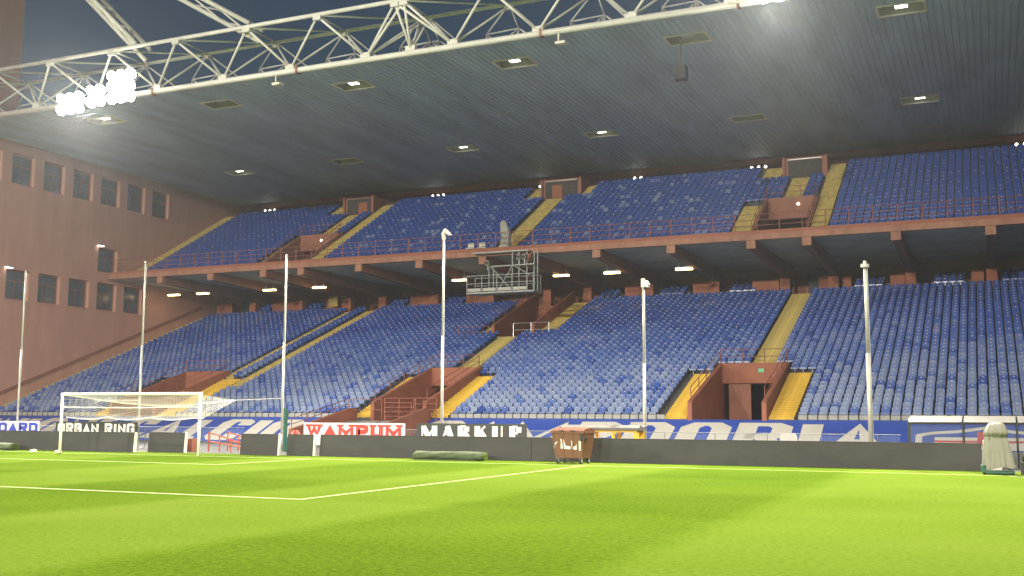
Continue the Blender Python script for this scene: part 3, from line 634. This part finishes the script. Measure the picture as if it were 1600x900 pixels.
def cloth_cover(name, loc, prof, m, label, cat, parent_parts=(), folds=9, amp=.13, seed=1, nseg=72):
    """draped cloth: rings of (z, rx, ry, dx) with folds that deepen downward"""
    rnd = random.Random(seed); mb = MB(); top = prof[-1][0]
    rid = [2*math.pi*(k+.35*(rnd.random()-.5))/folds for k in range(folds)]; dep = [amp*(.6+.9*rnd.random()) for _ in rid]; ph = [rnd.random()*6.28 for _ in range(3)]
    def fold(t):          # 0 on a ridge, up to its depth in the valley to the next ridge
        for i in range(folds):
            a0 = rid[i]; a1 = rid[(i+1)%folds]+(2*math.pi if i == folds-1 else 0); q = t if t >= rid[0] else t+2*math.pi
            if a0 <= q <= a1: u = (q-a0)/(a1-a0); return dep[i]*math.sin(math.pi*u)**.8
        return 0
    for z, rx, ry, dx in prof:
        for k in range(nseg):
            t = 2*math.pi*k/nseg; f = 1-z/top; s = 1-fold((t+.12*f) % (2*math.pi))*(.30+1.1*f)+.02*math.sin(5*t+ph[0]+z*7)
            c, sn = math.cos(t), math.sin(t); c = math.copysign(abs(c)**.8, c); sn = math.copysign(abs(sn)**.8, sn)
            mb.v.append((dx+rx*s*c, ry*s*sn, z+(.035*math.sin(2*t+ph[1])+.02*math.sin(5*t+ph[2]) if z < .3 else 0)))
    n = len(prof)
    for i in range(n-1):
        for k in range(nseg): mb.f.append((i*nseg+k, i*nseg+(k+1)%nseg, (i+1)*nseg+(k+1)%nseg, (i+1)*nseg+k))
    mb.f.append(tuple((n-1)*nseg+k for k in range(nseg)))
    o = thing(name, label, cat, loc=loc); mb.build('cloth_cover', m, o, True); return o
cloth_cover('covered_camera', (4.9,35.0,13.2), [(.3,.42,.42,0),(.8,.40,.40,0),(1.2,.30,.32,.05),(1.35,.42,.30,0),(1.9,.30,.28,-.1),(2.2,.26,.24,-.16),(2.35,.14,.14,-.16)], 'greyt', 'television camera under a grey cover behind the upper deck railing', 'camera', seed=5)
for x in (2.1,3.0,4.75):
    o = thing('plastic_chair', 'white plastic chair on the upper deck walkway by the railing', 'chair', 'white chairs on the upper deck', (x, 34.85, 13.2))
    MB().box((-.24,-.22,.42),(.24,.22,.47)).build('seat', 'white', o); MB().box((-.24,.2,.475),(.24,.24,.86)).build('backrest', 'white', o)
    for a in (-.21,.21):
        for b in (-.19,.19): MB().tube((a,b,0),(a*.9,b*.9,.42),.025,6).build('leg', 'white', o)

# ------------------------------------------------------------------ goal with its net tied up
goal = thing('football_goal', 'white football goal with its net gathered up off the ground', 'goal', loc=(3.66,0,0))
for x in (0, G+.06): part(MB().tube((x,0,0),(x,0,2.44),.06,16), 'post', 'white', goal, True)
part(MB().tube((-.06,0,2.47),(G+.12,0,2.47),.06,16), 'crossbar', 'white', goal, True)
NU, NV = 46, 12
sag = lambda u: math.sin(math.pi*u)
def netpt(u, v):      # v 0..1 roof of the net, 1..2 from the rear rope down and forward to the lifted hem
    x = u*(G+.06)
    if v <= 1: return (x, .05+2.15*v, 2.42+(2.24-2.42)*v-.26*sag(u)*math.sin(math.pi*min(1,v*.62)))
    s = v-1; zh = 1.50-.10*abs(math.sin(u*math.pi*3.2))*sag(u)**.3
    zr = 2.24-.26*sag(u)*math.sin(math.pi*.62); return (x, 2.2-1.95*s, zr+(zh-zr)*s-.12*math.sin(math.pi*s)*sag(u))
net = MB()
for i in range(NU+1):
    u = i/NU; pts = [netpt(u, j/NV) for j in range(2*NV+1)]
    net.path(pts[::1], .0045, 3)
for j in range(0, 2*NV+1):
    pts = [netpt(i/NU, j/NV) for i in range(NU+1)]
    net.path(pts, .02 if j in (0, NV, 2*NV) else .0045, 4 if j in (0, NV, 2*NV) else 3)
for x in (0, G+.06):  # side panels
    n = 6
    tri = lambda a, b: (x, .05+2.15*a, (2.42-.18*a)*(1-b)+b*(1.50+.74*a))
    for k in range(n+1): net.path([tri(q/n, k/n) for q in range(n+1)], .0045, 3); net.path([tri(k/n, q/n) for q in range(n+1)], .0045, 3)
part(net, 'net', 'ropew', goal)
part(MB().path([(0,.08,1.92),(3.7,.10,1.90),(G+.06,.08,1.95)], .022, 6), 'net_rope', 'ropew', goal)
part(MB().path([(G+.06,2.2,2.24),(7.0,6.0,2.38)], .012, 5), 'tie_rope', 'ropew', goal); part(MB().path([(0,2.2,2.24),(-1.3,6.0,2.3)], .012, 5), 'tie_rope', 'ropew', goal)

# ------------------------------------------------------------------ tall poles of the ball net
PO = [(-9.35,8.95,0,'bare white pole standing between the goal and the tower wall'),(-1.33,9.0,0,'bare white pole standing behind the goal'),
      (7.0,8.87,0,'white pole with a green pad at its foot beside the goal'),(15.1,9.1,1,'tall white pole with a small camera on top'),
      (23.94,6.72,2,'shorter white pole with a floodlight head on top near the yellow trolley'),(32.27,7.15,3,'thick white pole with a ringed cap in front of the letter A')]
for x, h, kind, lb in PO:
    o = thing('net_pole', lb, 'pole', loc=(x, 6.0, 0))
    r = .054 if kind != 3 else .074
    MB().tube((0,0,0),(0,0,h*.55),r,14).build('lower_tube', 'pole', o, True); MB().tube((0,0,h*.55),(0,0,h),r*.82,14).build('upper_tube', 'pole', o, True)
    MB().box((-.2,-.2,0),(.2,.2,.03)).build('base_plate', 'galv', o); MB().tube((r+.02,-.02,.3),(r*.82+.02,-.02,h-.15),.012,6).build('halyard', 'galv', o)
    if kind == 0: MB().tube((0,0,h),(0,0,h+.08),r*1.05,14,.03).build('cap', 'pole', o)
    if kind == 2 and x < 10: pass
    if kind == 1: MB().tube((0,0,h),(0,0,h+.27),.07,12,.10).build('camera_base', 'pole', o); MB().prism([(-.10,h+.26),(.05,h+.50),(.12,h+.46),(.36,h+.20),(.28,h+.17),(.08,h+.30)], 'y', -.08, .08).build('camera_head', 'pole', o)
    if kind == 2: MB().box((-.07,-.07,h-.05),(.07,.07,h+.3)).build('bracket', 'pole', o); MB().prism([(.07,h-.02),(.22,h-.07),(.25,h+.08),(.16,h+.22),(.07,h+.2)], 'y', -.11, .11).build('lamp_head', 'pole', o)
    if kind == 3: MB().tube((0,0,h-.12),(0,0,h),.15,14).build('cap', 'pole', o); MB().tube((0,0,h),(0,0,h+.12),.06,10).build('finial', 'pole', o)
    if abs(x-7) < .1: MB().box((.135,-.07,0),(.25,.07,1.95)).build('foot_pad', 'green', o)

# ------------------------------------------------------------------ perimeter boards
def board(x0, x1, y, lb, cap=False, h=.84):
    o = thing('perimeter_board', lb, 'advertising board', 'dark boards along the goal line', ((x0+x1)/2, y, 0))
    part(MB().prism([(y,.005),(y+.10,.005),(y+.16,h),(y+.06,h)], 'x', x0, x1), 'panel', 'board', o)
    part(MB().prism([(y+.055,h+.001),(y+.165,h+.001),(y+.165,h+.02),(y+.055,h+.02)], 'x', x0, x1), 'top_trim', 'rubber', o)
    k = x0+.4
    while k < x1: part(MB().prism([(y+.13,.3),(y+.5,0),(y+.56,0),(y+.16,.45)], 'x', k, k+.05), 'stay', 'galv', o); k += 2.2
    if cap: part(MB().prism([(y-.01,.004),(y+.10,.004),(y+.16,h+.02),(y+.05,h+.02)], 'x', x1+.002, x1+.075), 'end_cap', 'boardframe', o)
board(-16,-6.1,1.9,'long plain dark board running from the goal toward the tower side')
board(-6.08,2.25,1.9,'plain dark board behind the goal mouth with a white end strip',True)
board(2.45,4.45,2.55,'short dark board set back at the red-railed gap with a white end strip',True)
board(7.85,9.72,2.0,'short dark board beside the padded pole with a white end strip',True)
board(9.95,11.22,2.3,'shortest dark board below the first letters of the white sign with a white end strip',True)
board(11.4,20.66,2.5,'long dark board below the white and the black letter signs')
board(20.69,28.3,2.5,'long dark board behind the brown wheeled bin')
board(28.302,35.9,2.5,'long dark board ending at the draped camera')

# letter signs behind the boards
def sign(x0, x1, y, z0, z1, bgm, ink, text, lb, dic=GL, t=.15, serif=0., rows=None, pad=.14):
    o = thing('letter_sign', lb, 'sign', loc=((x0+x1)/2, y, 0))
    part(MB().box((x0,y,z0),(x1,y+.05,z1)), 'panel', bgm, o)
    for x in (x0+.4,(x0+x1)/2,x1-.5): part(MB().box((x,y+.052,0),(x+.06,y+.11,z1-.05)), 'support', 'galv', o)
    lets = []; wts = [1.3 if c in 'MW' else (.45 if c in 'I|' else (.5 if c == ' ' else 1)) for c in text]; gap = .16
    U = (x1-x0-2*pad)/(sum(wts)+gap*(len(text)-1)); x = x0+pad; H = z1-.07-.70
    for c, wt in zip(text, wts):
        if c != ' ': mb = MB(); glyph(mb, c, x, U*wt, H, t, lambda u, v, k: (u, y-.004-.0012*k, .70+v), dic, serif); part(mb, 'letter', ink, o)
        x += U*(wt+gap)
sign(-10.3,-6.72,5.0,.36,1.27,'signw','iblue','BOARD','white sign with bold blue capitals behind the board toward the tower',t=.18,pad=.1)
sign(-5.62,-.5,5.0,.36,1.27,'signb','icream','URBAN RING','black sign with tall white capitals seen through the goal',t=.15)
sign(8.88,13.9,5.0,.36,1.31,'signw','ired','WAMPUM','white sign with red slab-serif capitals',t=.21,serif=.09)
sign(14.47,19.4,5.0,.36,1.32,'signb','icream','MARKUP','black sign with elegant white capitals',dic=GLC,t=.25)

# big tarpaulins with lettering over the foot of the terrace
BS = (1.47-.02)/(22.36-19.25)
bpt = lambda X: (lambda u, v, k: (X+u, 19.25+.10+v*.905+.0*k-.010-.001*k, .02+BS*(.10+v*.905)+.022+.002*k))
def banner(x0, x1, text, lb):
    o = thing('lettered_tarpaulin', lb, 'banner', loc=((x0+x1)/2, 19.25, 0)); mb = MB(); nx = 60
    for i in range(nx):
        a, b = x0+(x1-x0)*i/nx, x0+(x1-x0)*(i+1)/nx
        mb.quad((a,19.22,.03),(b,19.22,.03),(b,22.34,1.485),(a,22.34,1.485))
    mb.quad((x0,19.22,.0),(x1,19.22,.0),(x1,19.22,.03),(x0,19.22,.03))
    part(mb, 'sheet', 'tarp', o)
    for ch, a, b in text:
        lt = MB(); q = bpt(a); S = 1.9; glyph(lt, ch, 0, (b-a)/S, 2.95, .54 if ch not in 'MN' else .44, lambda u, v, k: q(u*S, v, k)); part(lt, 'letter', 'tarpw', o)
    return o
banner(-31.35, .42, [('U',-33.2+2.2,-28.7),('N',-28.4,-26.0),('I',-25.8,-24.8),('O',-24.5,-22.1),('N',-21.8,-19.5),('E',-19.2,-17.3),('C',-16.4,-14.0),('A',-13.9,-11.2),('L',-10.9,-9.0),('C',-8.8,-6.4),('I',-6.15,-5.1),('O',-4.9,-2.5)], 'blue tarpaulin with huge white letters on the goal side of the access stair')
crest = banner(5.95, 39.5, [('S',6.1,8.5),('A',8.8,11.4),('M',11.6,15.0),('P',15.5,18.0),('D',18.3,20.9),('O',21.2,23.9),('R',24.2,27.0),('I',27.4,28.5),('A',28.9,31.5)], 'blue tarpaulin with huge white letters and a crest behind the glass shelter')
cr = MB(); f = bpt(0); W0, W1 = 33.0, 38.6
arch = [(33.0,.3),(33.0,1.7),(33.6,1.95),(34.6,2.1),(35.4,2.35),(35.9,2.55),(36.4,2.35),(37.2,2.1),(38.1,1.95),(38.6,1.7),(38.6,.3)]
for q in stroke(arch, .30): cr.quad(*[f(p.x, p.y, 0) for p in reversed(q)])
cr.quad(*[f(u, v, 2) for u, v in ((33.7,.2),(37.9,.2),(37.9,1.5),(33.7,1.5))])
part(cr, 'crest_outline', 'tarpw', crest)
part(MB().quad(*[f(u, v, 5) for u, v in ((35.55,.6),(36.25,.6),(36.25,2.1),(35.55,2.1))]).quad(*[f(u, v, 4) for u, v in ((33.7,.95),(37.9,.95),(37.9,1.15),(33.7,1.15))]), 'crest_cross', 'tarpr', crest)

# low glazed fence along the path
fence = thing('glass_fence', 'low glass fence with a thin steel handrail in front of the tarpaulins', 'fence', loc=(12, 7.2, 0))
def fence_run(x0, x1):
    part(MB().tube((x0,7.2,1.02),(x1,7.2,1.02),.016,8), 'handrail', 'dull', fence); k = x0
    while k < x1-.2:
        e = min(x1, k+2.0); part(MB().box((k+.04,7.19,.1),(e-.04,7.205,.97)), 'pane', 'clear', fence); part(MB().tube((k,7.2,0),(k,7.2,1.0),.02,8), 'post', 'dull', fence); k = e
fence_run(-16, 4.0); fence_run(8.4, 33.2)

# ------------------------------------------------------------------ glass shelter (bench) at the corner
sh = thing('glass_shelter', 'long glass shelter with a pale curved roof edge behind the boards', 'shelter', loc=(37, 5, 0))
for a, b in ((33.62,35.30),(35.36,36.95),(37.01,38.7)):
    part(MB().box((a+.03,5.0,.25),(b-.03,5.015,1.42)), 'pane', 'clear', sh); part(MB().prism([(4.9,1.50),(5.1,1.62),(6.2,1.72),(6.2,1.69),(5.1,1.59),(4.94,1.47)], 'x', a, b), 'roof_panel', 'shroof', sh)
for x in (33.6,35.33,36.98,38.72): part(MB().box((x-.025,4.97,0),(x+.025,5.03,1.5)), 'post', 'black', sh); part(MB().box((x-.025,6.1,0),(x+.025,6.16,1.69)), 'post', 'black', sh)
part(MB().box((33.6,4.98,1.425),(38.7,5.03,1.47)), 'head_rail', 'black', sh); part(MB().box((33.65,6.05,.1),(38.7,6.065,.5)), 'rear_kick_panel', 'greyt', sh)

# ------------------------------------------------------------------ things along the goal line
b = thing('wheeled_bin', 'large brown wheeled bin with torn white paper stuck to its front', 'bin', loc=(22.75, 1.35, 0))
def frus(mb, x0, x1, y0, y1, z0, X0, X1, Y0, Y1, z1):
    i = len(mb.v); mb.v += [(x0,y0,z0),(x1,y0,z0),(x1,y1,z0),(x0,y1,z0),(X0,Y0,z1),(X1,Y0,z1),(X1,Y1,z1),(X0,Y1,z1)]
    mb.f += [tuple(i+k for k in q) for q in ((0,3,2,1),(4,5,6,7),(0,1,5,4),(1,2,6,5),(2,3,7,6),(3,0,4,7))]; return mb
b.rotation_euler.z = math.radians(-6)
frus(MB(), -.53,.53,-.34,.34,.2,-.62,.62,-.44,.44,1.05).build('body', 'brown', b); MB().box((-.66,-.48,1.052),(.66,.48,1.10)).build('rim', 'brownd', b)
lid = MB().prism([(-.46,1.102),(.46,1.102),(.46,1.16),(.2,1.24),(-.2,1.22),(-.46,1.14)], 'x', -.63, .63).build('lid', 'brownd', b); MB().box((-.30,-.50,1.125),(-.1,-.462,1.155)).build('handle', 'black', lid); MB().box((.12,-.50,1.125),(.32,-.462,1.155)).build('handle', 'black', lid)
for x in (-.57,-.2,.2,.57): frus(MB(), x*.86-.02,x*.86+.02,-.365,-.34,.25,x-.02,x+.02,-.465,-.43,1.04).build('front_rib', 'brown', b)
for x in (-.45,.45):
    for y in (-.28,.28):
        wl = MB().tube((x-.03,y,.09),(x+.03,y,.09),.09,16).build('wheel', 'rubber', b); MB().tube((x-.034,y,.09),(x+.034,y,.09),.045,10).build('hub', 'signw', wl); MB().box((x-.05,y-.04,.1),(x-.036,y+.04,.2)).box((x+.036,y-.04,.1),(x+.05,y+.04,.2)).build('fork', 'galv', wl)
MB().tube((.62,-.3,.86),(.70,-.3,.86),.05,10).build('trunnion', 'black', b); MB().box((.50,-.48,.80),(.60,-.45,1.04)).build('corner_plate', 'black', b)
fy = lambda z: -.34-.10*(z-.2)/.85-.004
def patch(poly, m='paper', e=.004): 
    mb = MB(); mb.quad(*[(x, fy(z)-e, z) for x, z in poly]); mb.build('paper_scrap', m, b)
patch([(-.29,.52),(.08,.50),(.10,.60),(-.10,.62),(-.12,.74),(-.28,.72)]); patch([(-.27,.724),(-.13,.744),(-.15,.86),(-.17,.80),(-.21,.87),(-.24,.82),(-.29,.88)]); patch([(-.26,.70),(-.14,.71),(-.13,.80),(-.25,.80)], 'paperp', .007)
patch([(.14,.50),(.33,.49),(.34,.70),(.30,.62),(.19,.58),(.165,.78),(.13,.80)]); patch([(.42,.46),(.50,.46),(.50,.78),(.42,.80)]); patch([(-.56,.52),(-.50,.52),(-.49,.66),(-.40,.74),(-.42,.76),(-.56,.68)])

def turf_roll(x0, x1, y, r, lb):
    o = thing('turf_roll', lb, 'turf roll', loc=((x0+x1)/2, y, 0)); mb = MB(); nx, na = 40, 28
    for i in range(nx+1):
        u = i/nx; x = x0+(x1-x0)*u
        for k in range(na):
            t = 2*math.pi*k/na; rr = r*(1+.05*math.sin(7*u+2*t)+.04*math.sin(17*u+5*t)); z = r*.86+rr*.86*math.sin(t)
            mb.v.append((x+(.04*math.sin(t) if i in (0, nx) else 0), y+rr*1.35*math.cos(t)*(1+.12*max(0,-math.sin(t))), max(.004, z)))
    for i in range(nx):
        for k in range(na): mb.f.append((i*na+k, (i+1)*na+k, (i+1)*na+(k+1)%na, i*na+(k+1)%na))
    mb.f.append(tuple(range(na))); mb.f.append(tuple(nx*na+k for k in range(na))[::-1])
    part(mb, 'roll', 'turf', o, True)
    sp = MB(); pts = [(x1+.045, y+(r*(.15+.8*q/36))*1.3*math.cos(q*.55), r*.86+(r*(.15+.8*q/36))*.85*math.sin(q*.55)) for q in range(37)]; sp.path(pts, .012, 5); part(sp, 'rolled_end', 'grass', o)
    fl = MB().box((x0+.1,y-r*1.75,.003),(x1-.2,y-r*.9,.03)); part(fl, 'loose_flap', 'turf', o)
turf_roll(16.35, 19.2, 1.55, .19, 'rolled up length of artificial turf below the black letter sign')
turf_roll(-8.2, -4.0, 1.2, .19, 'rolled up length of artificial turf near the goal toward the tower')
for x, y in ((-1.9,.35),(-.35,.25)): 
    o = thing('net_weight', 'small white net weight lying on the grass beside the goal post', 'weight', 'net weights beside the goal', (x, y, 0)); MB().prism([(-.16,0),(.16,0),(.13,.09),(-.13,.09)], 'y', -.06, .06).build('block', 'white', o); MB().tube((-.05,0,.085),(.05,0,.13),.012,6).build('ring', 'galv', o)

c = cloth_cover('draped_camera', (36.33,.85,.12), [(.05,.47,.40,.02),(.12,.47,.40,.02),(.3,.44,.36,.01),(.55,.40,.32,0),(.8,.35,.29,-.01),(.98,.31,.27,-.02),(1.02,.30,.26,-.02),(1.0,.35,.31,-.02),(1.14,.33,.29,-.02),(1.28,.27,.25,0),(1.36,.22,.2,0),(1.40,.13,.11,0)], 'cover', 'broadcast camera on a green dolly draped in a pale grey cloth', 'camera', folds=11, amp=.15, seed=3, nseg=96)
MB().box((-.42,-.36,-.08),(.46,.36,-.02)).build('dolly_deck', 'green', c); MB().box((-.46,-.30,-.02),(-.34,.3,.14)).build('dolly_corner', 'green', c)
for x in (-.36,.40):
    for y in (-.32,.3): MB().tube((x-.03,y,-.07),(x+.03,y,-.07),.048,12).build('castor', 'rubber', c)
o = thing('equipment_case', 'black equipment case beside the draped camera', 'case', loc=(37.25,1.0,0)); MB().box((-.3,-.25,.0),(.3,.25,.32)).build('box', 'black', o); MB().box((-.31,-.26,.322),(.31,.26,.36)).build('lid', 'rubber', o); MB().tube((-.1,-.27,.2),(.1,-.27,.2),.015,6).build('handle', 'galv', o); MB().tube((-.15,0,.36),(-.15,0,.52),.09,10).build('knob', 'rubber', o)
o = thing('side_panel', 'low pale panel standing beside the draped camera', 'panel', loc=(35.95,1.6,0)); MB().box((0,0,0),(.5,.05,.98)).build('sheet', 'signw', o); MB().box((.1,.05,0),(.14,.4,.05)).build('foot', 'galv', o)

# yellow trolley behind the boards
o = thing('yellow_trolley', 'yellow framed trolley with a grey top cover behind the bin', 'trolley', loc=(22.9, 4.6, 0))
part(MB().box((21.3,4.2,1.05),(24.2,5.0,1.12)), 'top_frame', 'yframe', o)
for x in (21.35,22.3,23.2,24.05):
    for y in (4.22,4.92): part(MB().box((x,y,.2),(x+.12 if x < 24 else x+.2,y+.06,1.05)), 'leg', 'yframe', o)
part(MB().box((21.3,4.2,.2),(24.2,5.0,.27)), 'deck', 'yframe', o); part(MB().prism([(4.1,1.125),(5.1,1.125),(5.05,1.30),(4.7,1.24),(4.3,1.32),(4.1,1.22)], 'x', 21.2, 24.3), 'cover', 'shroof', o)
for x in (21.6,23.9):
    for y in (4.25,4.95): part(MB().tube((x-.03,y,.1),(x+.03,y,.1),.1,12), 'wheel', 'rubber', o)
# white garden seat behind the board
o = thing('white_bench_seat', 'white plastic armchair behind the dark board below the letter I', 'chair', loc=(29.6,4.6,0))
MB().box((-.3,-.25,.42),(.3,.25,.48)).build('seat', 'bench', o); MB().prism([(-.32,.48),(.32,.48),(.30,.98),(.2,1.08),(-.2,1.08),(-.30,.98)], 'y', .2, .25).build('backrest', 'bench', o)
for x in (-.34,.30): MB().box((x,-.25,.64),(x+.05,.2,.69)).build('armrest', 'bench', o)
for x in (-.27,.27):
    for y in (-.22,.22): MB().tube((x*1.08,y*1.08,0),(x,y,.42),.03,8).build('leg', 'bench', o)
# red railed stair in the gap of the boards
o = thing('red_handrail', 'bright red handrails of the stair in the gap between the boards', 'railing', loc=(5.6,4,0))
for y in (3.9, 5.2):
    for k, x in enumerate((4.65,5.25,5.85,6.45)): part(MB().tube((x,y,0),(x,y,.86-.15*k),.03,8), 'post', 'redrail', o)
    for f in (1,.55): part(MB().tube((4.62,y,.86*f),(6.5,y,.41*f+.0),.028,8), 'rail', 'redrail', o)
for x in (6.7,7.2): part(MB().tube((x,4.3,0),(x,4.3,.48),.03,8), 'post', 'redrail', o)
part(MB().tube((6.6,4.3,.46),(7.6,4.3,.46),.028,8).tube((6.6,4.3,.25),(7.6,4.3,.25),.022,8), 'rail', 'redrail', o)
o = thing('red_cabinet', 'red fire cabinet beside the board gap behind the goal', 'cabinet', loc=(3.55,3.9,0)); MB().box((-.42,-.2,0),(.2,.2,.55)).build('body', 'redrail', o); MB().box((.21,-.22,0),(.36,.2,.58)).build('post', 'terracotta', o); MB().box((-.38,-.215,.05),(.16,-.202,.5)).build('door', 'redrail', o); MB().tube((.08,-.23,.28),(.12,-.23,.28),.02,6).build('knob', 'galv', o)
o = thing('red_marker_dome', 'small red plastic dome on a post behind the first short board', 'marker', loc=(9.6,3.4,0)); MB().tube((0,0,0),(0,0,.85),.03,8).build('post', 'galv', o); MB().tube((0,0,.85),(0,0,1.0),.19,14,.10).build('dome', 'ired', o)
# ------------------------------------------------------------------ added haze box standing in for lens glare
hz = bpy.data.materials.new('glare_veil'); hz.use_nodes = True; n = hz.node_tree; n.nodes.remove(n.nodes['Principled BSDF'])
pv = n.nodes.new('ShaderNodeVolumePrincipled'); pv.inputs['Color'].default_value = (.86,.93,1,1); pv.inputs['Density'].default_value = HAZE; pv.inputs['Anisotropy'].default_value = .35
n.links.new(pv.outputs[0], n.nodes['Material Output'].inputs['Volume'])
o = MB().box((-70,-140,-1.1),(70,75,46)).build('haze', hz); tag(o, 'thin added haze standing in for the lens glare veil', 'haze', kind='stuff')
for m in bpy.data.meshes: m.validate()
